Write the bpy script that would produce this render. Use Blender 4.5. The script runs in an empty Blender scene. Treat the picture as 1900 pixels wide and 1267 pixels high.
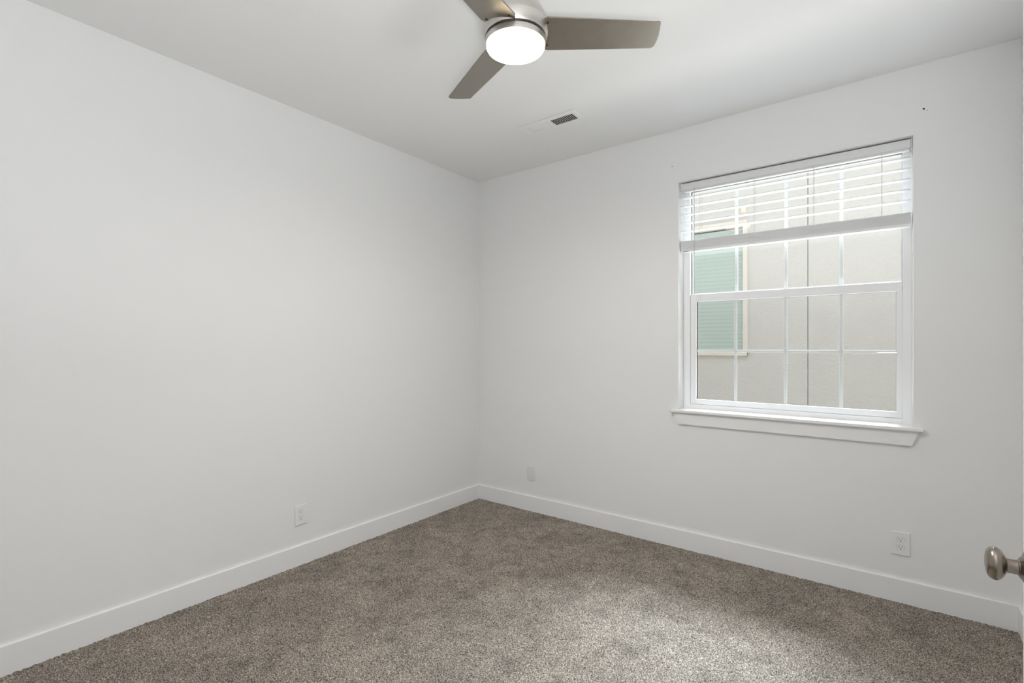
import bpy, bmesh, math, random
from mathutils import Vector, Matrix
random.seed(7)
S = bpy.context.scene
COL = S.collection
PI = math.pi

# ------------------------------------------------------------------ camera
CAM = (2.8118, -3.2236, 1.3168)
cd = bpy.data.cameras.new('camera')
cd.sensor_fit = 'HORIZONTAL'; cd.sensor_width = 36.0
cd.lens = 910.3 / 1900 * 36.0
cd.shift_y = 8.94 / 1900
cd.clip_start = 0.02
cam = bpy.data.objects.new('camera', cd); COL.objects.link(cam)
cam.location = CAM
cam.rotation_euler = (PI / 2, 0, math.radians(37.2163))
S.camera = cam

# ------------------------------------------------------------------ view
S.view_settings.view_transform = 'Standard'
S.view_settings.look = 'None'
S.view_settings.exposure = 0.07
S.view_settings.gamma = 1.0
S.view_settings.use_curve_mapping = False
S.cycles.max_bounces = 12
S.cycles.diffuse_bounces = 8
S.cycles.transparent_max_bounces = 24
S.cycles.sample_clamp_indirect = 6.0
S.cycles.use_denoising = True

# ------------------------------------------------------------------ sky
SKY = 1.2
w = bpy.data.worlds.new('sky'); S.world = w; w.use_nodes = True
bg = w.node_tree.nodes['Background']
bg.inputs[0].default_value = (0.97, 0.985, 1.0, 1); bg.inputs[1].default_value = SKY

# ------------------------------------------------------------------ lamps
def area(name, loc, target, sx, sy, power, color=(1, 1, 1)):
    l = bpy.data.lights.new(name, 'AREA'); l.shape = 'RECTANGLE'
    l.size = sx; l.size_y = sy; l.energy = power; l.color = color
    o = bpy.data.objects.new(name, l); COL.objects.link(o)
    o.location = loc
    d = Vector(target) - Vector(loc)
    o.rotation_euler = d.to_track_quat('-Z', 'Y').to_euler()
    return o
# added fill lamp standing in the open doorway beside the camera
area('doorway_fill', (3.30, -3.10, 1.05), (0.0, -2.2, 1.25), 0.70, 1.90, 5.5, (0.96, 0.98, 1.0))
# the photographer's flash, bounced off the ceiling beside the camera
area('bounced_flash', (2.90, -3.15, 1.25), (2.90, -3.149, 2.74), 0.3, 0.5, 48, (0.945, 0.972, 1.0))
# added fill lamp outside below the sill, lighting ceiling and blind from beneath
area('added_uplight', (2.33, 1.25, 0.20), (2.33, -0.6, 2.0), 5.0, 0.7, 118, (1, 0.99, 0.975))
# hazy sun over the roof of the house opposite
sl = bpy.data.lights.new('hazy_sun', 'SUN'); sl.energy = 19.5; sl.angle = math.radians(33); sl.color = (0.79, 0.905, 1.0)
so = bpy.data.objects.new('hazy_sun', sl); COL.objects.link(so)
so.location = (2, 6, 8)
so.rotation_euler = Vector((-0.13, -1.0, -0.98)).to_track_quat('-Z', 'Y').to_euler()

# ------------------------------------------------------------------ materials
def newmat(name):
    m = bpy.data.materials.new(name); m.use_nodes = True
    nt = m.node_tree
    return m, nt, nt.nodes['Principled BSDF']
def N(nt, t, **kw):
    n = nt.nodes.new(t)
    for k, v in kw.items(): setattr(n, k, v)
    return n
def coords(nt): return N(nt, 'ShaderNodeTexCoord').outputs['Object']
def noise(nt, vec, scale, detail=2.0, rough=0.5):
    n = N(nt, 'ShaderNodeTexNoise'); n.inputs['Scale'].default_value = scale
    n.inputs['Detail'].default_value = detail; n.inputs['Roughness'].default_value = rough
    nt.links.new(vec, n.inputs['Vector']); return n
def ramp(nt, fac, stops):
    r = N(nt, 'ShaderNodeValToRGB'); e = r.color_ramp.elements
    e[0].position, e[0].color = stops[0][0], (*stops[0][1], 1)
    e[1].position, e[1].color = stops[1][0], (*stops[1][1], 1)
    for p, c in stops[2:]:
        k = e.new(p); k.color = (*c, 1)
    nt.links.new(fac, r.inputs['Fac']); return r
def bump(nt, h, b, strength, dist):
    n = N(nt, 'ShaderNodeBump'); n.inputs['Strength'].default_value = strength
    n.inputs['Distance'].default_value = dist
    nt.links.new(h, n.inputs['Height']); nt.links.new(n.outputs['Normal'], b.inputs['Normal']); return n
def paint(name, c, rough, bscale=0, bdist=0.0, var=0.015, spec=0.5):
    m, nt, b = newmat(name)
    v = coords(nt)
    n = noise(nt, v, 1.3, 3)
    r = ramp(nt, n.outputs['Fac'], [(0.3, tuple(x * (1 - var) for x in c)), (0.7, c)])
    nt.links.new(r.outputs['Color'], b.inputs['Base Color'])
    b.inputs['Roughness'].default_value = rough
    b.inputs['Specular IOR Level'].default_value = spec
    if bscale:
        bump(nt, noise(nt, v, bscale, 3).outputs['Fac'], b, 0.25, bdist)
    return m
def plain(name, c, rough=0.5, metal=0.0):
    m, nt, b = newmat(name)
    v = coords(nt)
    n = noise(nt, v, 40, 2)
    r = ramp(nt, n.outputs['Fac'], [(0.3, tuple(x * 0.985 for x in c)), (0.7, c)])
    nt.links.new(r.outputs['Color'], b.inputs['Base Color'])
    b.inputs['Roughness'].default_value = rough; b.inputs['Metallic'].default_value = metal
    return m

M = {}
M['wall'] = paint('white_wall_paint', (0.80, 0.80, 0.797), 0.75, 260, 0.0006, 0.01, 0.3)
M['ceiling'] = paint('white_ceiling_paint', (0.82, 0.82, 0.815), 0.9, 200, 0.0008, 0.01, 0.2)
M['trim'] = paint('white_trim_paint', (0.83, 0.83, 0.828), 0.38, 0, 0, 0.006)
M['vinyl'] = paint('white_vinyl', (0.84, 0.84, 0.845), 0.42, 0, 0, 0.004)
M['plastic'] = paint('white_plastic', (0.80, 0.80, 0.795), 0.35, 0, 0, 0.004)
M['jack'] = paint('light_grey_plastic', (0.72, 0.72, 0.715), 0.4, 0, 0, 0.004)
M['enamel'] = paint('white_enamel', (0.82, 0.82, 0.815), 0.45, 0, 0, 0.004)
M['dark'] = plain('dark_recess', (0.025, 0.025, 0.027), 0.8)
M['gap'] = plain('grey_gap', (0.30, 0.30, 0.30), 0.8)
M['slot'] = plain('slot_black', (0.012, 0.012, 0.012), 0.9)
M['gasket'] = plain('grey_gasket', (0.05, 0.05, 0.052), 0.7)
M['cord'] = plain('white_cord', (0.84, 0.84, 0.83), 0.7)
M['cord_backlit'] = plain('backlit_white_cord', (0.42, 0.42, 0.41), 0.8)  # white cord darkened, its backlit shade put into the colour
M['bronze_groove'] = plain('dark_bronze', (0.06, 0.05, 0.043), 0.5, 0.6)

# blind slats: white faux wood, a little light passes through
m, nt, b = newmat('white_slat')
v = coords(nt)
mp = N(nt, 'ShaderNodeMapping'); mp.inputs['Scale'].default_value = (1.2, 60, 60); nt.links.new(v, mp.inputs['Vector'])
n = noise(nt, mp.outputs['Vector'], 3, 3)
r = ramp(nt, n.outputs['Fac'], [(0.3, (0.80, 0.80, 0.80)), (0.7, (0.85, 0.85, 0.848))])
nt.links.new(r.outputs['Color'], b.inputs['Base Color']); b.inputs['Roughness'].default_value = 0.4
tr = N(nt, 'ShaderNodeBsdfTranslucent'); tr.inputs['Color'].default_value = (0.9, 0.9, 0.9, 1)
mx = N(nt, 'ShaderNodeMixShader'); mx.inputs[0].default_value = 0.12
nt.links.new(b.outputs[0], mx.inputs[1]); nt.links.new(tr.outputs[0], mx.inputs[2])
nt.links.new(mx.outputs[0], nt.nodes['Material Output'].inputs['Surface'])
M['slat'] = m

# clear wand plastic
m, nt, b = newmat('clear_wand')
v = coords(nt); n = noise(nt, v, 20, 1)
r = ramp(nt, n.outputs['Fac'], [(0.3, (0.62, 0.64, 0.65)), (0.7, (0.68, 0.70, 0.71))])
nt.links.new(r.outputs['Color'], b.inputs['Base Color']); b.inputs['Roughness'].default_value = 0.15
tp = N(nt, 'ShaderNodeBsdfTransparent')
mx = N(nt, 'ShaderNodeMixShader'); mx.inputs[0].default_value = 0.35
nt.links.new(b.outputs[0], mx.inputs[1]); nt.links.new(tp.outputs[0], mx.inputs[2])
nt.links.new(mx.outputs[0], nt.nodes['Material Output'].inputs['Surface'])
M['wand'] = m

# window glass: clear with a mirror-like surface reflection
def glass(name, tint, ior=1.5):
    m, nt, b = newmat(name); nt.nodes.remove(b)
    tp = N(nt, 'ShaderNodeBsdfTransparent'); tp.inputs['Color'].default_value = (*tint, 1)
    gl = N(nt, 'ShaderNodeBsdfGlossy'); gl.inputs['Roughness'].default_value = 0.0
    fr = N(nt, 'ShaderNodeFresnel'); fr.inputs['IOR'].default_value = ior
    ge = N(nt, 'ShaderNodeNewGeometry')          # only the face where light enters mirrors
    sb = N(nt, 'ShaderNodeMath', operation='SUBTRACT'); sb.use_clamp = True
    nt.links.new(fr.outputs[0], sb.inputs[0]); nt.links.new(ge.outputs['Backfacing'], sb.inputs[1])
    mx = N(nt, 'ShaderNodeMixShader')
    nt.links.new(sb.outputs[0], mx.inputs[0]); nt.links.new(tp.outputs[0], mx.inputs[1]); nt.links.new(gl.outputs[0], mx.inputs[2])
    nt.links.new(mx.outputs[0], nt.nodes['Material Output'].inputs['Surface'])
    return m
M['glass'] = glass('window_glass', (0.97, 0.98, 0.975))
M['glass_green'] = glass('pale_green_glass', (0.955, 0.98, 0.965), 1.45)

# insect screen: fine grey mesh, mostly open
m, nt, b = newmat('insect_screen_mesh')
b.inputs['Base Color'].default_value = (0.16, 0.155, 0.15, 1); b.inputs['Roughness'].default_value = 0.8
v = coords(nt); n = noise(nt, v, 9, 2)
r = ramp(nt, n.outputs['Fac'], [(0.3, (0.925, 0.925, 0.925)), (0.7, (0.94, 0.94, 0.94))])
tp = N(nt, 'ShaderNodeBsdfTransparent')
mx = N(nt, 'ShaderNodeMixShader'); nt.links.new(r.outputs['Color'], mx.inputs[0])
nt.links.new(b.outputs[0], mx.inputs[1]); nt.links.new(tp.outputs[0], mx.inputs[2])
nt.links.new(mx.outputs[0], nt.nodes['Material Output'].inputs['Surface'])
M['screen'] = m

# brushed nickel
def nickel(name, c, rough, brush=(1, 1, 60)):
    m, nt, b = newmat(name)
    v = coords(nt)
    mp = N(nt, 'ShaderNodeMapping'); mp.inputs['Scale'].default_value = brush; nt.links.new(v, mp.inputs['Vector'])
    n = noise(nt, mp.outputs['Vector'], 12, 3)
    r = ramp(nt, n.outputs['Fac'], [(0.3, tuple(x * 0.93 for x in c)), (0.7, c)])
    nt.links.new(r.outputs['Color'], b.inputs['Base Color'])
    b.inputs['Metallic'].default_value = 1.0
    rr = N(nt, 'ShaderNodeMapRange'); rr.inputs['To Min'].default_value = rough * 0.85; rr.inputs['To Max'].default_value = rough * 1.15
    nt.links.new(n.outputs['Fac'], rr.inputs['Value']); nt.links.new(rr.outputs[0], b.inputs['Roughness'])
    return m
M['nickel'] = nickel('brushed_nickel', (0.66, 0.635, 0.60), 0.36, (1, 1, 40))
M['blade'] = nickel('satin_nickel_blade', (0.39, 0.36, 0.312), 0.38, (2, 2, 2))
M['knob'] = nickel('satin_nickel_knob', (0.315, 0.275, 0.235), 0.24, (3, 3, 3))

# lit frosted glass of the fan lamp
m, nt, b = newmat('lit_frosted_glass')
b.inputs['Base Color'].default_value = (0.9, 0.9, 0.88, 1); b.inputs['Roughness'].default_value = 0.4
b.inputs['Emission Color'].default_value = (1.0, 0.80, 0.55, 1)
b.inputs['Emission Strength'].default_value = 9.0
M['globe'] = m

# carpet
m, nt, b = newmat('grey_brown_carpet')
v = coords(nt)
wn = noise(nt, v, 55, 2)
mixv = N(nt, 'ShaderNodeMix', data_type='VECTOR'); mixv.inputs['Factor'].default_value = 0.010
nt.links.new(v, mixv.inputs[4]); nt.links.new(wn.outputs['Color'], mixv.inputs[5])
n1 = noise(nt, mixv.outputs[1], 215, 3, 0.65)
n2 = noise(nt, v, 3.2, 4, 0.6)
n3 = noise(nt, v, 11, 3, 0.55)
c1 = ramp(nt, n1.outputs['Fac'], [(0.34, (0.035, 0.027, 0.021)), (0.66, (0.80, 0.705, 0.605)), (0.46, (0.225, 0.192, 0.160)), (0.56, (0.45, 0.393, 0.335))])
c2 = ramp(nt, n2.outputs['Fac'], [(0.33, (0.76, 0.76, 0.76)), (0.64, (1.0, 1.0, 1.0))])
c3 = ramp(nt, n3.outputs['Fac'], [(0.30, (0.76, 0.76, 0.76)), (0.54, (1.0, 1.0, 1.0))])
def mul(nt, a, bb):
    k = N(nt, 'ShaderNodeMix', data_type='RGBA', blend_type='MULTIPLY'); k.inputs['Factor'].default_value = 1
    nt.links.new(a, k.inputs[6]); nt.links.new(bb, k.inputs[7]); return k.outputs[2]
nt.links.new(mul(nt, mul(nt, c1.outputs['Color'], c2.outputs['Color']), c3.outputs['Color']), b.inputs['Base Color'])
b.inputs['Roughness'].default_value = 0.95; b.inputs['Specular IOR Level'].default_value = 0.1
b.inputs['Sheen Weight'].default_value = 0.0
bump(nt, n1.outputs['Fac'], b, 0.8, 0.006)
M['carpet'] = m

# outside
def stucco(name, c):
    m, nt, b = newmat(name)
    v = coords(nt)
    n = noise(nt, v, 38, 5, 0.65)
    r = ramp(nt, n.outputs['Fac'], [(0.3, tuple(x * 0.94 for x in c)), (0.7, c)])
    nt.links.new(r.outputs['Color'], b.inputs['Base Color']); b.inputs['Roughness'].default_value = 0.95
    bump(nt, n.outputs['Fac'], b, 0.8, 0.012); return m
M['stucco'] = stucco('cream_stucco', (0.72, 0.692, 0.648))
M['absorber'] = stucco('dark_absorber', (0.16, 0.15, 0.14))  # dark to soak up light, only for the added outer sheet
M['peach'] = plain('peach_trim_paint', (0.80, 0.735, 0.655), 0.7)
M['joint'] = plain('grey_joint', (0.22, 0.21, 0.20), 0.8)
M['gravel'] = stucco('pale_concrete', (0.74, 0.70, 0.63))
M['roof'] = plain('brown_roof', (0.22, 0.17, 0.14), 0.9)
M['pale_blind'] = plain('pale_blind', (0.66, 0.69, 0.67), 0.6)
M['box'] = plain('ivory_plastic', (0.86, 0.80, 0.68), 0.5)

# ------------------------------------------------------------------ mesh helpers
def box(bm, x0, x1, y0, y1, z0, z1, bev=0.0, seg=2):
    vs = [bm.verts.new((x, y, z)) for x in (x0, x1) for y in (y0, y1) for z in (z0, z1)]
    f = [(0, 1, 3, 2), (4, 6, 7, 5), (0, 4, 5, 1), (2, 3, 7, 6), (0, 2, 6, 4), (1, 5, 7, 3)]
    fs = [bm.faces.new([vs[i] for i in q]) for q in f]
    if bev > 0:
        es = list({e for q in fs for e in q.edges})
        bmesh.ops.bevel(bm, geom=es, offset=bev, segments=seg, affect='EDGES', profile=0.5)
def lathe(bm, prof, org, axis=(0, 0, 1), seg=64, caps=(True, True)):
    ax = Vector(axis).normalized(); u = ax.orthogonal().normalized(); vv = ax.cross(u); org = Vector(org)
    rings = []
    for r, h in prof:
        if r < 1e-6: rings.append([bm.verts.new(org + ax * h)])
        else: rings.append([bm.verts.new(org + ax * h + (u * math.cos(2 * PI * k / seg) + vv * math.sin(2 * PI * k / seg)) * r) for k in range(seg)])
    for a, c in zip(rings, rings[1:]):
        for k in range(seg):
            k2 = (k + 1) % seg
            if len(a) == 1 and len(c) == 1: continue
            if len(a) == 1: bm.faces.new((a[0], c[k2], c[k]))
            elif len(c) == 1: bm.faces.new((a[k], a[k2], c[0]))
            else: bm.faces.new((a[k], a[k2], c[k2], c[k]))
    if caps[0] and len(rings[0]) > 1: bm.faces.new(list(reversed(rings[0])))
    if caps[1] and len(rings[-1]) > 1: bm.faces.new(rings[-1])
def tube(bm, pts, r, seg=8):
    pts = [Vector(p) for p in pts]; rings = []
    for i, p in enumerate(pts):
        d = (pts[min(i + 1, len(pts) - 1)] - pts[max(i - 1, 0)]).normalized()
        u = d.orthogonal().normalized() if i == 0 else (rings_u - d * rings_u.dot(d)).normalized()
        rings_u = u; vv = d.cross(u)
        rings.append([bm.verts.new(p + (u * math.cos(2 * PI * k / seg) + vv * math.sin(2 * PI * k / seg)) * r) for k in range(seg)])
    for a, c in zip(rings, rings[1:]):
        for k in range(seg):
            k2 = (k + 1) % seg; bm.faces.new((a[k], a[k2], c[k2], c[k]))
    bm.faces.new(list(reversed(rings[0]))); bm.faces.new(rings[-1])
def prism(bm, outline, fn, t):
    """outline: 2-D points; fn(a,b,c) -> 3-D; c runs 0..t"""
    A = [bm.verts.new(fn(a, c, 0)) for a, c in outline]; B = [bm.verts.new(fn(a, c, t)) for a, c in outline]
    n = len(A)
    bm.faces.new(A); bm.faces.new(list(reversed(B)))
    for k in range(n):
        bm.faces.new((A[k], B[k], B[(k + 1) % n], A[(k + 1) % n]))
def frame(bm, x0, x1, z0, z1, wl, wr, wb, wt, y0, y1, bev=0.0015):
    box(bm, x0, x0 + wl, y0, y1, z0, z1, bev); box(bm, x1 - wr, x1, y0, y1, z0, z1, bev)
    box(bm, x0 + wl - 0.0005, x1 - wr + 0.0005, y0, y1, z0, z0 + wb, bev); box(bm, x0 + wl - 0.0005, x1 - wr + 0.0005, y0, y1, z1 - wt, z1, bev)
def root_of(o):
    while o.parent: o = o.parent
    return o
def obj(name, bm, mat, parent=None, smooth=False, loc=None, label=None, kind=None):
    """links bm (in world coordinates) as one mesh object, origin at its thing's base"""
    o_ = Vector(root_of(parent).location) if parent else Vector(loc or (0, 0, 0))
    bmesh.ops.recalc_face_normals(bm, faces=bm.faces)
    if o_.length: bmesh.ops.translate(bm, verts=bm.verts, vec=-o_)
    me = bpy.data.meshes.new(name); bm.to_mesh(me); bm.free()
    me.materials.append(mat)
    o = bpy.data.objects.new(name, me); COL.objects.link(o)
    if parent: o.parent = parent
    else: o.location = o_
    if smooth:
        for p in me.polygons: p.use_smooth = True
        me.set_sharp_from_angle(angle=math.radians(35))
    if label: o['label'] = label
    if kind: o['kind'] = kind
    return o
def thing(name, label, cat, loc, group=None, kind=None):
    o = bpy.data.objects.new(name, None); COL.objects.link(o); o.location = loc
    o.empty_display_size = 0.05
    o['label'] = label; o['category'] = cat
    if group: o['group'] = group
    if kind: o['kind'] = kind
    return o
def struct(name, bm, mat, label, cat):
    o = obj(name, bm, mat); o['label'] = label; o['category'] = cat; o['kind'] = 'structure'; return o
def B(*a):
    bm = bmesh.new(); box(bm, *a); return bm

# ------------------------------------------------------------------ room shell
H = 2.74; RX = 3.315; YN = -4.60
JX, JY = 3.075, -2.70                       # the right wall steps in here; the doorway is in the step
OX0, OX1, OZ0, OZ1 = 1.7335, 2.928, 0.905, 2.393    # window opening
WT = 0.175                                  # outer wall thickness
import numpy as np
bm = bmesh.new(); box(bm, -0.15, 4.4, YN - 0.15, WT, -0.12, -0.004)
# the pile: a fine rough surface, so the edge along the baseboards is ragged
rng = np.random.default_rng(3)
gx = np.arange(0.0, RX + 0.008, 0.0072); gy = np.arange(-3.0, 0.008, 0.0072)
gz = rng.uniform(-0.0024, 0.0036, (len(gx), len(gy)))
jx = rng.uniform(-0.002, 0.002, gz.shape); jy = rng.uniform(-0.002, 0.002, gz.shape)
vv_ = [[bm.verts.new((gx[i] + jx[i, j], gy[j] + jy[i, j], gz[i, j])) for j in range(len(gy))] for i in range(len(gx))]
for i in range(len(gx) - 1):
    a_, b_ = vv_[i], vv_[i + 1]
    for j in range(len(gy) - 1):
        bm.faces.new((a_[j], b_[j], b_[j + 1], a_[j + 1])).smooth = True
struct('floor', bm, M['carpet'], 'grey-brown cut pile carpet covering the whole floor', 'floor')
bm = bmesh.new(); box(bm, -0.15, 4.4, YN - 0.15, 0.55, H, H + 0.2)
struct('ceiling', bm, M['ceiling'], 'plain white painted ceiling', 'ceiling')
bm = bmesh.new(); box(bm, -0.15, 0.0, YN - 0.15, WT, 0.0, H)
struct('wall_left', bm, M['wall'], 'long plain white wall left of the corner', 'wall')
bm = bmesh.new()
box(bm, 0.0, OX0, 0.0, WT, 0.0, H); box(bm, OX1, 4.4, 0.0, WT, 0.0, H)
box(bm, OX0, OX1, 0.0, WT, OZ1, H); box(bm, OX0, OX1, 0.0, WT, 0.0, OZ0 - 0.018)
struct('wall_far', bm, M['wall'], 'white wall with the window in it', 'wall')
DZ = 2.05
bm = bmesh.new()
box(bm, RX, RX + 0.12, JY, 0.0, 0.0, H)
box(bm, JX, RX + 0.12, JY - 0.02, JY, 0.0, H)
box(bm, JX, JX + 0.12, -3.49, JY - 0.02, DZ, H)
box(bm, JX, JX + 0.12, YN, -3.49, 0.0, H)
struct('wall_right', bm, M['wall'], 'white wall at the right edge behind the open door', 'wall')
bm = bmesh.new(); box(bm, 0.0, 4.4, YN - 0.12, YN, 0.0, H)
struct('wall_near', bm, M['wall'], 'white wall behind the camera', 'wall')
bm = bmesh.new(); box(bm, 4.3, 4.4, YN, 0.0, 0.0, H)
struct('wall_hall', bm, M['wall'], 'white hall wall beyond the doorway', 'wall')

BH, BT = 0.120, 0.014
def base(name, label, segs):
    bm = bmesh.new()
    for s in segs: box(bm, *s, 0.0025, 2)
    return struct(name, bm, M['trim'], label, 'baseboard')
base('baseboard_left', 'flat white baseboard along the long left wall', [(-0.01, BT, YN, 0.01, -0.01, BH)])
base('baseboard_far', 'flat white baseboard under the window', [(-0.01, RX + 0.01, -BT, 0.01, -0.01, BH - 0.0005)])
base('baseboard_right', 'flat white baseboard of the right wall beside the door', [(RX - BT, RX + 0.01, JY, 0.01, -0.01, BH)])

# ------------------------------------------------------------------ window
W = thing('window_1', 'white single-hung window with white grilles, sill and apron', 'window', ((OX0 + OX1) / 2, 0.0, OZ0), kind='structure')
FY0, FY1 = 0.105, 0.170
FX0, FX1 = 1.7775, 2.8885          # inside of the frame
fb, ft = 0.932, 2.352
bm = bmesh.new()
frame(bm, OX0, OX1, OZ0 - 0.005, OZ1, FX0 - OX0, OX1 - FX1, fb - OZ0 + 0.005, OZ1 - ft, FY0, 0.131, 0.002)
frame(bm, OX0, OX1, OZ0 - 0.005, OZ1, FX0 - OX0, OX1 - FX1, fb - OZ0 + 0.005, OZ1 - ft, 0.149, FY1, 0.001)
obj('window_frame', bm, M['vinyl'], W)
# fixed upper light
UZ0, UZ1 = 1.640, ft
bm = bmesh.new()
frame(bm, FX0 - 0.02, FX1 + 0.02, UZ0 - 0.02, UZ1 + 0.02, 0.0195, 0.0195, 0.02, 0.0195, 0.1305, 0.1495, 0.0)
obj('upper_gasket', bm, M['gasket'], W)
bm = bmesh.new()
frame(bm, FX0, FX1, UZ0, UZ1, 0.006, 0.006, 0.03, 0.006, 0.146, 0.158, 0.0)
obj('upper_glazing_bead', bm, M['vinyl'], W)
bm = bmesh.new(); box(bm, FX0 + 0.001, FX1 - 0.001, 0.1485, 0.1505, UZ0, UZ1 - 0.001)
obj('upper_pane', bm, M['glass'], W)
MX = (2.0555, 2.3355, 2.6150)
bm = bmesh.new()
for x in MX: box(bm, x - 0.009, x + 0.009, 0.1525, 0.1575, UZ0 + 0.02, UZ1 - 0.003, 0.001)
box(bm, FX0 + 0.004, FX1 - 0.004, 0.1527, 0.1573, 1.998, 2.016, 0.001)
obj('upper_grille', bm, M['vinyl'], W)
# lower sash
SX0, SX1, SZ0, SZ1 = 1.7785, 2.8875, 0.933, 1.662
sash = obj('lower_sash', (lambda b_: (frame(b_, SX0, SX1, SZ0, SZ1, 0.036, 0.0255, 0.034, 0.050, 0.111, 0.138, 0.002), b_)[1])(bmesh.new()), M['vinyl'], W)
GX0, GX1, GZ0, GZ1 = SX0 + 0.036, SX1 - 0.0255, SZ0 + 0.034, SZ1 - 0.050
bm = bmesh.new(); frame(bm, GX0 - 0.003, GX1 + 0.003, GZ0 - 0.003, GZ1 + 0.003, 0.007, 0.004, 0.004, 0.004, 0.1285, 0.1365, 0.0)
obj('sash_gasket', bm, M['gasket'], sash)
bm = bmesh.new(); box(bm, GX0, GX1, 0.1245, 0.1265, GZ0, GZ1)
obj('lower_pane', bm, M['glass'], sash)
bm = bmesh.new()
for x in MX: box(bm, x - 0.0085, x + 0.0085, 0.1275, 0.1325, GZ0 - 0.001, GZ1 + 0.001, 0.001)
box(bm, GX0 + 0.002, GX1 - 0.001, 0.1277, 0.1323, 1.279, 1.2945, 0.001)
obj('lower_grille', bm, M['vinyl'], sash)
# insect screen outside the lower half
bm = bmesh.new(); frame(bm, FX0, FX1, fb, 1.656, 0.016, 0.016, 0.016, 0.016, 0.158, 0.168, 0.001)
scf = obj('screen_frame', bm, M['vinyl'], W)
bm = bmesh.new(); box(bm, FX0 + 0.014, FX1 - 0.014, 0.1625, 0.1632, fb + 0.014, 1.642)
obj('screen_mesh', bm, M['screen'], scf)
# sill (stool) and mitred apron
bm = bmesh.new()
box(bm, OX0 + 0.0005, OX1 - 0.0005, -0.001, FY0 + 0.004, OZ0 - 0.018, OZ0, 0.0)
box(bm, 1.6885, 2.9665, -0.034, 0.0, OZ0 - 0.018, OZ0, 0.003)
obj('window_sill', bm, M['trim'], W)
bm = bmesh.new()
prism(bm, [(1.7055, OZ0 - 0.018), (2.9530, OZ0 - 0.018), (2.9205, OZ0 - 0.094), (1.7370, OZ0 - 0.094)], lambda a, c, d: Vector((a, -d, c)), 0.016)
obj('window_apron', bm, M['trim'], W)

# ------------------------------------------------------------------ window blind
BL = thing('window_blind', 'white horizontal slat blind raised halfway in the window opening', 'blind', ((OX0 + OX1) / 2, 0.06, 2.386))
bx0, bx1 = 1.7385, 2.9195
bm = bmesh.new(); box(bm, 1.7455, 2.9190, 0.030, 0.034, 2.3425, 2.3855, 0.0012)
box(bm, 1.7455, 1.7485, 0.034, 0.060, 2.3425, 2.3855, 0.0008); box(bm, 2.9160, 2.9190, 0.034, 0.060, 2.3425, 2.3855, 0.0008)
obj('valance', bm, M['slat'], BL)
bm = bmesh.new(); box(bm, 1.7500, 2.9150, 0.038, 0.090, 2.338, 2.374, 0.002)
hr = obj('headrail', bm, M['enamel'], BL)
bm = bmesh.new(); box(bm, 1.7510, 2.9140, 0.0365, 0.0985, 2.374, 2.3765)  # black plate added on the headrail to paint shade into the gap
obj('gap_shade_plate', bm, M['slot'], hr, label='black plate painting the shade above the headrail')
for xa, xb in ((1.7370, 1.7440), (2.9200, 2.9270)):
    bm = bmesh.new(); box(bm, xa, xb, 0.035, 0.095, 2.345, 2.392, 0.001)
    obj('mounting_bracket', bm, M['enamel'], BL)
slat_z = [2.2965 - 0.0555 * k for k in range(5)]
st_top, st_bot = 2.0105, 1.937
rail_t = 0.0165
n_st = 20
pitch = (st_top - (st_bot + rail_t)) / n_st
slat_z += [st_bot + rail_t + pitch * (k + 0.5) for k in range(n_st)]
def slat_mesh():
    bm = bmesh.new()
    prof = []
    for k in range(7):
        t = -1 + 2 * k / 6; prof.append((0.060 + 0.025 * t, -0.0008 * t * t + 0.0011))
    for k in range(6, -1, -1):
        t = -1 + 2 * k / 6; prof.append((0.060 + 0.025 * t, -0.0008 * t * t - 0.0013))
    prism(bm, prof, lambda a, c, d: Vector((bx0 + d, a, c)), bx1 - bx0)
    bmesh.ops.translate(bm, verts=bm.verts, vec=(0, 0, 2.386))
    return bm
first = None
for i, z in enumerate(slat_z):
    if first is None: first = o = obj('slat', slat_mesh(), M['slat'], BL)
    else:
        o = first.copy(); COL.objects.link(o); o.parent = BL
    o.location = (random.uniform(-0.0008, 0.0008) if i > 4 else 0, random.uniform(-0.0012, 0.0012) if i > 4 else 0, z - 2.386)
bm = bmesh.new(); box(bm, bx0 + 0.001, bx1 - 0.001, 0.0345, 0.0855, st_bot, st_bot + rail_t - 0.0002, 0.0025)
rail = obj('bottom_rail', bm, M['slat'], BL)
bm = bmesh.new(); box(bm, 1.7515, 1.7905, 0.0335, 0.0352, 1.9385, 1.9418, 0.0004)
obj('bracket_slot', bm, M['slot'], rail, label='small dark slot at the left end')
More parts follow.
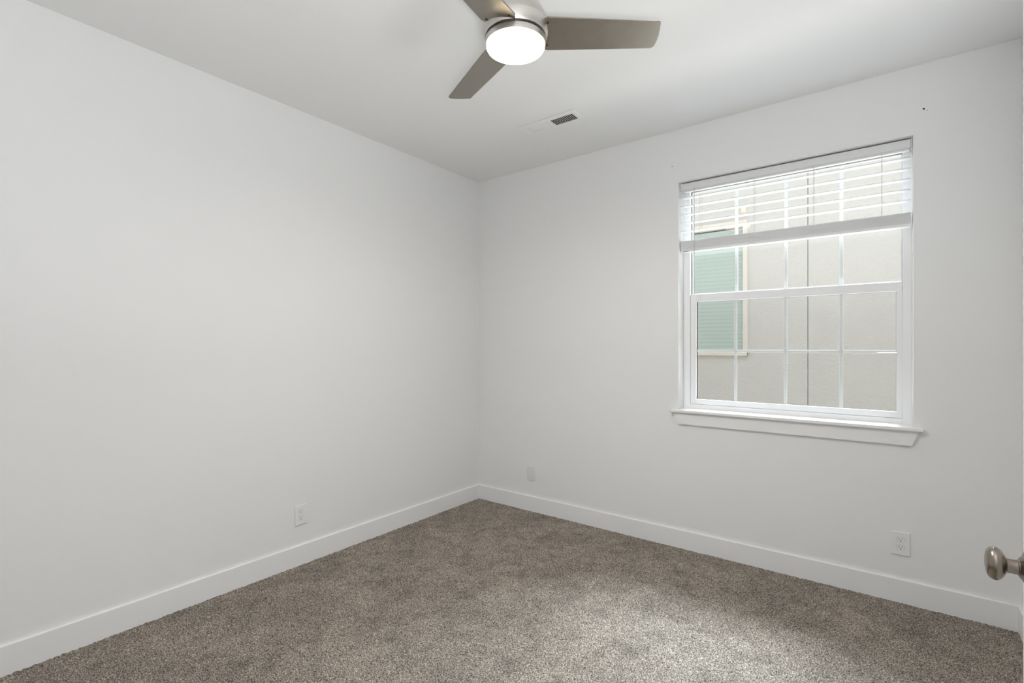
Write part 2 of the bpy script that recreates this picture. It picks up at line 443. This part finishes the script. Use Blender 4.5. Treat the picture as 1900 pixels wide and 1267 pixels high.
for x in (1.861, 2.1785, 2.4885, 2.7995):
    bm = bmesh.new()
    for dx, y in ((0.0, 0.0335), (0.0015, 0.0868)):
        tube(bm, [(x + dx, y, st_top), (x + dx, y, 2.34)], 0.0007, 6)
    for z in slat_z[:5]:
        tube(bm, [(x, 0.0335, z - 0.0028), (x, 0.0868, z - 0.0028)], 0.0006, 5)
    obj('ladder_cord', bm, M['cord_backlit'], BL)
    bm = bmesh.new(); tube(bm, [(x + 0.001, 0.061, st_bot), (x + 0.001, 0.061, 2.34)], 0.0009, 6)
    obj('lift_cord', bm, M['cord_backlit'], BL)
    # slack ladder string bunched in front of the stacked slats
    bm = bmesh.new()
    for q in range(5):
        cx = x + random.uniform(-0.022, 0.022); cz = random.uniform(st_bot + 0.014, st_top - 0.010)
        ra, rb = random.uniform(0.006, 0.018), random.uniform(0.004, 0.010); ph = random.uniform(0, 6)
        pts = []
        for k in range(15):
            t = ph + k / 14 * random.uniform(4.6, 5.8)
            pts.append((cx + ra * math.cos(t), 0.0312 - 0.0015 * math.sin(2 * t), cz + rb * math.sin(t)))
        tube(bm, pts, 0.0012, 6)
    tube(bm, [(x + 0.012, 0.0325, st_top), (x + 0.014, 0.0312, 1.985), (x + 0.006, 0.0312, 1.962), (x + 0.010, 0.0312, 1.945), (x + 0.003, 0.033, 1.940)], 0.0011, 6)
    tube(bm, [(x - 0.012, 0.0325, st_top), (x - 0.011, 0.0312, 1.978), (x - 0.004, 0.0312, 1.955), (x - 0.008, 0.033, 1.940)], 0.0011, 6)
    obj('slack_cord', bm, M['cord'], BL)
bm = bmesh.new()
lathe(bm, [(0.0012, 0), (0.0012, -0.012)], (1.8285, 0.022, 2.352), seg=8)
lathe(bm, [(0.0034, -0.010), (0.0034, -0.575), (0.0050, -0.582), (0.0052, -0.69), (0.0040, -0.698)], (1.8285, 0.022, 2.352), seg=6)
obj('tilt_wand', bm, M['wand'], BL)

# ------------------------------------------------------------------ ceiling fan
FC = (1.657, -1.680)
FAN = thing('ceiling_fan', 'brushed nickel three-blade ceiling fan with round lit lamp', 'ceiling fan', (FC[0], FC[1], H))
P0 = (FC[0], FC[1], 0)
def lat(prof, mat, name, parent, **kw):
    bm = bmesh.new(); lathe(bm, prof, P0, seg=96, **kw); return obj(name, bm, mat, parent, True)
lat([(0.084, 2.7405), (0.084, 2.715), (0.086, 2.690), (0.0885, 2.672), (0.094, 2.652), (0.103, 2.632), (0.114, 2.613), (0.122, 2.597), (0.1265, 2.5835), (0.1265, 2.5815)], M['nickel'], 'upper_housing', FAN)
lower = lat([(0.120, 2.5812), (0.1290, 2.5812), (0.1305, 2.579), (0.1305, 2.568), (0.1290, 2.552), (0.1258, 2.537), (0.1215, 2.5285), (0.1200, 2.5262), (0.112, 2.5258)], M['nickel'], 'lower_housing', FAN)
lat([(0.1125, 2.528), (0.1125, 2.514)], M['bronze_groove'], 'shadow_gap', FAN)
lat([(0.112, 2.5178), (0.1172, 2.5178), (0.1186, 2.5168), (0.1190, 2.5150), (0.1175, 2.4975), (0.1165, 2.4965), (0.110, 2.4965)], M['nickel'], 'lamp_ring', FAN)
lat([(0.1140, 2.4985), (0.1146, 2.4950), (0.1142, 2.4905), (0.1118, 2.4862), (0.1065, 2.4832), (0.095, 2.4815), (0.06, 2.4803), (0.0, 2.4798)], M['globe'], 'lamp_globe', FAN, caps=(True, False))
ll = bpy.data.lights.new('fan_lamp', 'SPOT'); ll.energy = 62; ll.spot_size = PI; ll.spot_blend = 1.0; ll.shadow_soft_size = 0.0
ll.color = (1, 0.99, 0.975)
lo = bpy.data.objects.new('fan_lamp', ll); COL.objects.link(lo); lo.location = (FC[0], FC[1], 2.474)
# blades
TH0, PITCH, BZ = math.radians(34.63), math.radians(-12.66), 2.541
def arc(c, r, a0, a1, n=7):
    return [(c[0] + r * math.cos(math.radians(a0 + (a1 - a0) * k / n)), c[1] + r * math.sin(math.radians(a0 + (a1 - a0) * k / n))) for k in range(n + 1)]
out = [(0.095, -0.060), (0.125, -0.0775)]
out += [(0.125 + (0.53 - 0.125) * k / 8, -0.0775 + (0.0775 - 0.042) * (k / 8)) for k in range(1, 9)]
out += arc((0.5465, -0.0335), 0.0085, -85, -8, 5)
out += [(0.5585, -0.005), (0.5600, 0.020), (0.5590, 0.045)]
out += arc((0.5360, 0.0625), 0.0195, 12, 88, 7)
out += [(0.45, 0.0815), (0.30, 0.0800), (0.125, 0.0780), (0.095, 0.060)]
for k in range(3):
    a = TH0 + k * 2 * PI / 3
    rad = Vector((math.cos(a), math.sin(a), 0)); tan = Vector((-rad.y, rad.x, 0)) * math.cos(PITCH) + Vector((0, 0, math.sin(PITCH)))
    nrm = rad.cross(tan)
    org = Vector((FC[0], FC[1], BZ))
    bm = bmesh.new(); prism(bm, out, lambda s, t, d: org + rad * s + tan * t + nrm * (d - 0.0025), 0.005)
    bmesh.ops.recalc_face_normals(bm, faces=bm.faces)
    bmesh.ops.bevel(bm, geom=[e for e in bm.edges if e.calc_face_angle(0) > 1.2], offset=0.0009, segments=2, affect='EDGES')
    bl = obj('blade', bm, M['blade'], FAN)
    for t in (-0.052, 0.052):
        bm = bmesh.new(); box(bm, -0.004, 0.004, -0.0035, 0.0035, -0.003, 0.0, 0.0008)
        for vtx in bm.verts:
            vtx.co = org + rad * (0.1245 + vtx.co.x) + tan * (t + vtx.co.y) + nrm * (-0.0025 + vtx.co.z)
        obj('blade_clip', bm, M['bronze_groove'], bl)

# ------------------------------------------------------------------ ceiling vent
VX0, VX1, VY0, VY1 = 0.920, 1.324, -0.657, -0.5175
V = thing('ceiling_vent', 'white slatted air vent in the ceiling between fan and corner', 'vent', ((VX0 + VX1) / 2, (VY0 + VY1) / 2, H))
ix0, ix1, iy0, iy1 = 0.951, 1.2955, -0.6225, -0.5395
bm = bmesh.new()
def sl4(x0, x1, y0, y1):
    box(bm, x0, x1, y0, y1, H - 0.007, H - 0.0005, 0.0025)
sl4(VX0, ix0, VY0, VY1); sl4(ix1, VX1, VY0, VY1); sl4(ix0 - 0.001, ix1 + 0.001, VY0, iy0); sl4(ix0 - 0.001, ix1 + 0.001, iy1, VY1)
xm0, xm1 = 1.1185, 1.1345
box(bm, xm0, xm1, iy0 - 0.001, iy1 + 0.001, H - 0.0065, H - 0.0005, 0.001)
obj('vent_frame', bm, M['enamel'], V)
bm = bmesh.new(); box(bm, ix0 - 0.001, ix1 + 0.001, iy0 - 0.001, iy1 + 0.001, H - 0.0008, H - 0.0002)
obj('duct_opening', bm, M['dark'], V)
def louvre(x0, x1, lean):
    n = 12; p = (x1 - x0) / n
    for i in range(n + 1):
        x = x0 + p * i
        bm = bmesh.new()
        if lean > 0: pr = [(x - 0.0016, H - 0.0072), (x + 0.0016, H - 0.0072), (x + 0.0080, H - 0.0010), (x + 0.0060, H - 0.0010)]
        else: pr = [(x - 0.0016, H - 0.0072), (x + 0.0016, H - 0.0072), (x - 0.0060, H - 0.0010), (x - 0.0080, H - 0.0010)]
        pr = [(min(max(q[0], ix0), ix1), q[1]) for q in pr]
        prism(bm, pr, lambda a, c, d: Vector((a, iy0 - 0.0005 + d, c)), iy1 - iy0 + 0.001)
        obj('louvre', bm, M['enamel'], V)
louvre(1.140, 1.2945, -1)
louvre(0.952, 1.1130, 1)

# ------------------------------------------------------------------ wall plates
def plate(name, label, cat, origin, right, normal, wd, ht, kind, group=None):
    """origin: centre on the wall; right/normal unit vectors in the plan"""
    T = thing(name, label, cat, origin, group)
    o_, R_, N_ = Vector(origin), Vector(right), Vector(normal); U_ = Vector((0, 0, 1))
    def put(bm): 
        for q in bm.verts: q.co = o_ + R_ * q.co.x + N_ * q.co.y + U_ * q.co.z
        return bm
    bm = bmesh.new(); box(bm, -wd / 2, wd / 2, 0.0, 0.0065, -ht / 2, ht / 2, 0.0030, 2)
    obj('cover_plate', put(bm), M['plastic' if kind == 'duplex' else 'jack'], T)
    if kind == 'duplex':
        for s in (1, -1):
            bm = bmesh.new()
            oc = []
            for k in range(40):
                t = 2 * PI * k / 40
                oc.append((0.0172 * math.cos(t), s * 0.0195 + max(-0.0140, min(0.0140, 0.0172 * math.sin(t)))))
            prism(bm, oc, lambda a, c, d: Vector((a, 0.0055 + d, c)), 0.0019)
            rc = obj('receptacle', put(bm), M['plastic'], T)
            bm = bmesh.new(); prism(bm, [(a * 1.045, s * 0.0195 + (c - s * 0.0195) * 1.045) for a, c in oc], lambda a, c, d: Vector((a, 0.0055 + d, c)), 0.00115)
            obj('receptacle_gap', put(bm), M['gap'], rc)
            for dx, hh in ((-0.0064, 0.0085), (0.0064, 0.0068)):
                bm = bmesh.new(); box(bm, dx - 0.0012, dx + 0.0012, 0.0069, 0.0076, s * 0.0195 + 0.0038 - hh / 2, s * 0.0195 + 0.0038 + hh / 2)
                obj('slot', put(bm), M['slot'], rc)
            bm = bmesh.new(); lathe(bm, [(0.0026, 0.0069), (0.0026, 0.0076)], (0, 0, s * 0.0195 - 0.0066), (0, 1, 0), 16)
            obj('ground_hole', put(bm), M['slot'], rc)
        bm = bmesh.new(); lathe(bm, [(0.0030, 0.0055), (0.0030, 0.0064), (0.0022, 0.0070)], (0, 0, 0), (0, 1, 0), 16)
        obj('plate_screw', put(bm), M['plastic'], T)
    else:
        bm = bmesh.new(); box(bm, -0.0165, 0.0165, 0.0050, 0.0074, -0.0330, 0.0330, 0.0008)
        ins = obj('insert', put(bm), M['jack'], T)
        bm = bmesh.new(); box(bm, -0.0085, 0.0085, 0.0070, 0.0086, 0.0020, 0.0170, 0.0006)
        obj('jack', put(bm), M['jack'], ins)
        for z in (0.049, -0.049):
            bm = bmesh.new(); lathe(bm, [(0.0028, 0.0055), (0.0028, 0.0062), (0.0020, 0.0066)], (0, 0, z), (0, 1, 0), 14)
            obj('plate_screw', put(bm), M['plastic'], T)
    return T
plate('power_outlet', 'white double power outlet low on the long left wall', 'power outlet', (0.0, -1.6355, 0.2995), (0, 1, 0), (1, 0, 0), 0.0740, 0.1190, 'duplex', 'double power outlets')
plate('power_outlet', 'white double power outlet under the window near the door knob', 'power outlet', (2.8770, 0.0, 0.3020), (1, 0, 0), (0, -1, 0), 0.0755, 0.1190, 'duplex', 'double power outlets')
plate('wall_plate', 'small white jack plate low beside the room corner', 'wall plate', (0.5570, 0.0, 0.2985), (1, 0, 0), (0, -1, 0), 0.0735, 0.1120, 'jack')

# two leftover screw holes above the window
def hole(label, x, z, r):
    bm = bmesh.new()
    lathe(bm, [(r * 0.3, 0.0002), (r, 0.0006), (r * 1.15, 0.0001)], (x, 0, z), (0, -1, 0), 14)
    o = obj('screw_hole', bm, M['dark'], None, loc=(x, 0, z))
    o['label'] = label; o['category'] = 'screw hole'; o['group'] = 'screw holes above the window'
hole('dark screw hole in the wall above the right end of the window', 2.9690, 2.5135, 0.0042)
hole('tiny screw hole in the wall above the left end of the window', 1.6930, 2.5060, 0.0028)
hole('faint tiny screw hole just below the darker hole above the window', 2.9830, 2.5020, 0.0016)

# ------------------------------------------------------------------ door
DF, DE = 3.0185, -1.911             # room-side face, free edge
DW, DT = 0.762, 0.035
D = thing('door_1', 'white panel door swung wide open at the right edge with nickel knob', 'door', (DF, DE - DW, 0.012), kind='structure')
y0, y1 = DE - DW, DE
z0, z1 = 0.016, 2.035
bm = bmesh.new()
st = 0.115
box(bm, DF, DF + DT, y0, y0 + st, z0, z1, 0.0015); box(bm, DF, DF + DT, y1 - st, y1, z0, z1, 0.0015)
for a, c in ((z0, z0 + 0.22), (0.95, 1.13), (z1 - 0.12, z1)):
    box(bm, DF, DF + DT, y0 + st - 0.001, y1 - st + 0.001, a, c, 0.0015)
obj('door_stile', bm, M['trim'], D)
for a, c in ((z0 + 0.22, 0.95), (1.13, z1 - 0.12)):
    bm = bmesh.new(); box(bm, DF + 0.008, DF + DT - 0.008, y0 + st - 0.002, y1 - st + 0.002, a - 0.002, c + 0.002)
    box(bm, DF + 0.004, DF + DT - 0.004, y0 + st + 0.035, y1 - st - 0.035, a + 0.035, c - 0.035, 0.003)
    obj('door_panel', bm, M['trim'], D)
KY, KZ = -1.970, 0.9190
bm = bmesh.new()
ko = (DF, KY, KZ)
lathe(bm, [(0.0130, 0.0305), (0.0155, 0.0315), (0.0205, 0.0340), (0.0258, 0.0378), (0.0288, 0.0420), (0.0296, 0.0455), (0.0290, 0.0492), (0.0268, 0.0528), (0.0232, 0.0556), (0.0190, 0.0573), (0.0120, 0.0585), (0.0, 0.0590)], ko, (-1, 0, 0), 64, caps=(True, False))
knob = obj('door_knob', bm, M['knob'], D, True)
bm = bmesh.new(); lathe(bm, [(0.0145, 0.0120), (0.0140, 0.0150), (0.0125, 0.0165), (0.0122, 0.0250), (0.0128, 0.0310)], ko, (-1, 0, 0), 48)
obj('knob_neck', bm, M['knob'], knob, True)
bm = bmesh.new(); lathe(bm, [(0.0330, 0.0), (0.0330, 0.0030), (0.0315, 0.0052), (0.0270, 0.0075), (0.0205, 0.0105), (0.0175, 0.0135), (0.0160, 0.0145)], ko, (-1, 0, 0), 64)
obj('knob_rose', bm, M['knob'], knob, True)
for z in (0.22, 1.03, 1.82):
    bm = bmesh.new(); lathe(bm, [(0.006, -0.045), (0.006, 0.045)], (DF + DT, y0 - 0.006, z), (0, 0, 1), 16)
    box(bm, DF + DT - 0.002, DF + DT + 0.001, y0 - 0.006, y0 + 0.03, z - 0.044, z + 0.044)
    obj('hinge', bm, M['knob'], D)

# ------------------------------------------------------------------ outside
bm = bmesh.new()
box(bm, -1.5, OX0 - 0.02, WT + 0.001, WT + 0.02, -0.30, H); box(bm, OX1 + 0.02, 5.0, WT + 0.001, WT + 0.02, -0.30, H)
box(bm, OX0 - 0.02, OX1 + 0.02, WT + 0.001, WT + 0.02, OZ1 + 0.02, H); box(bm, OX0 - 0.02, OX1 + 0.02, WT + 0.001, WT + 0.02, -0.30, OZ0 - 0.03)
struct('bounce_absorber', bm, M['absorber'], 'unseen dark sheet added over the window wall to cut bounced light', 'wall')  # unseen dark cladding, added to keep sunlight from bouncing onto the house opposite
NY = 2.60
bm = bmesh.new(); box(bm, -8, 12, WT + 0.02, 14, -0.45, -0.30)
o = struct('ground_outside', bm, M['gravel'], 'narrow side yard ground outside the window', 'ground')
HS = thing('neighboring_house', 'cream stucco house wall with a green-tinted window, seen through the window', 'house', (2.0, NY, -0.30))
NX0, NX1, NZ0, NZ1 = 0.66, 1.5757, 1.262, 2.632
JXX = 2.187
bm = bmesh.new()
T_ = 3.30
box(bm, -5, NX0, NY, NY + 0.2, -0.30, T_); box(bm, NX1, JXX - 0.0035, NY, NY + 0.2, -0.30, T_)
box(bm, JXX + 0.0035, 9, NY, NY + 0.2, -0.30, T_)
box(bm, NX0, NX1, NY, NY + 0.2, -0.30, NZ0); box(bm, NX0, NX1, NY, NY + 0.2, NZ1, T_)
obj('stucco_wall', bm, M['stucco'], HS)
bm = bmesh.new(); box(bm, JXX - 0.0035, JXX + 0.0035, NY + 0.006, NY + 0.19, -0.30, T_)
obj('control_joint', bm, M['joint'], HS)
bm = bmesh.new(); prism(bm, [(NY - 0.02, T_), (NY + 4.5, T_ + 1.5), (NY + 4.5, T_ + 1.62), (NY - 0.02, T_ + 0.1)], lambda a, c, d: Vector((-5 + d, a, c)), 14)
obj('roof', bm, M['roof'], HS)
bm = bmesh.new()
box(bm, NX1, NX1 + 0.046, NY - 0.03, NY + 0.01, NZ0 - 0.05, NZ1 + 0.07, 0.006); box(bm, NX0 - 0.046, NX0, NY - 0.03, NY + 0.01, NZ0 - 0.05, NZ1 + 0.07, 0.006)
box(bm, NX0, NX1, NY - 0.03, NY + 0.01, NZ1, NZ1 + 0.07, 0.006)
wt_ = obj('window_trim', bm, M['peach'], HS)
bm = bmesh.new(); box(bm, NX0 - 0.046, NX1 + 0.046, NY - 0.045, NY + 0.01, NZ0 - 0.05, NZ0, 0.006)
obj('sill', bm, M['peach'], HS)
bm = bmesh.new(); box(bm, NX0, NX1, NY + 0.015, NY + 0.019, NZ0, NZ1)
obj('window_pane', bm, M['glass_green'], HS)
bm = bmesh.new()
z = NZ0 + 0.004
pr = []
while z < NZ1 - 0.050:
    prism(bm, [(NY + 0.0385, z), (NY + 0.0350, z + 0.012), (NY + 0.0355, z + 0.0445), (NY + 0.0410, z + 0.0445)], lambda a, c, d: Vector((NX0 + d, a, c)), NX1 - NX0)
    z += 0.0437
obj('window_blind_slats', bm, M['pale_blind'], HS)
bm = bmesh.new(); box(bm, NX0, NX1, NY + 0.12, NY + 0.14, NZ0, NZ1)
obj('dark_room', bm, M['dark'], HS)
bm = bmesh.new(); box(bm, 1.562, 1.612, NY - 0.05, NY + 0.01, 2.778, 2.828, 0.006)
obj('wall_box', bm, M['box'], HS, label='small ivory box on the wall')
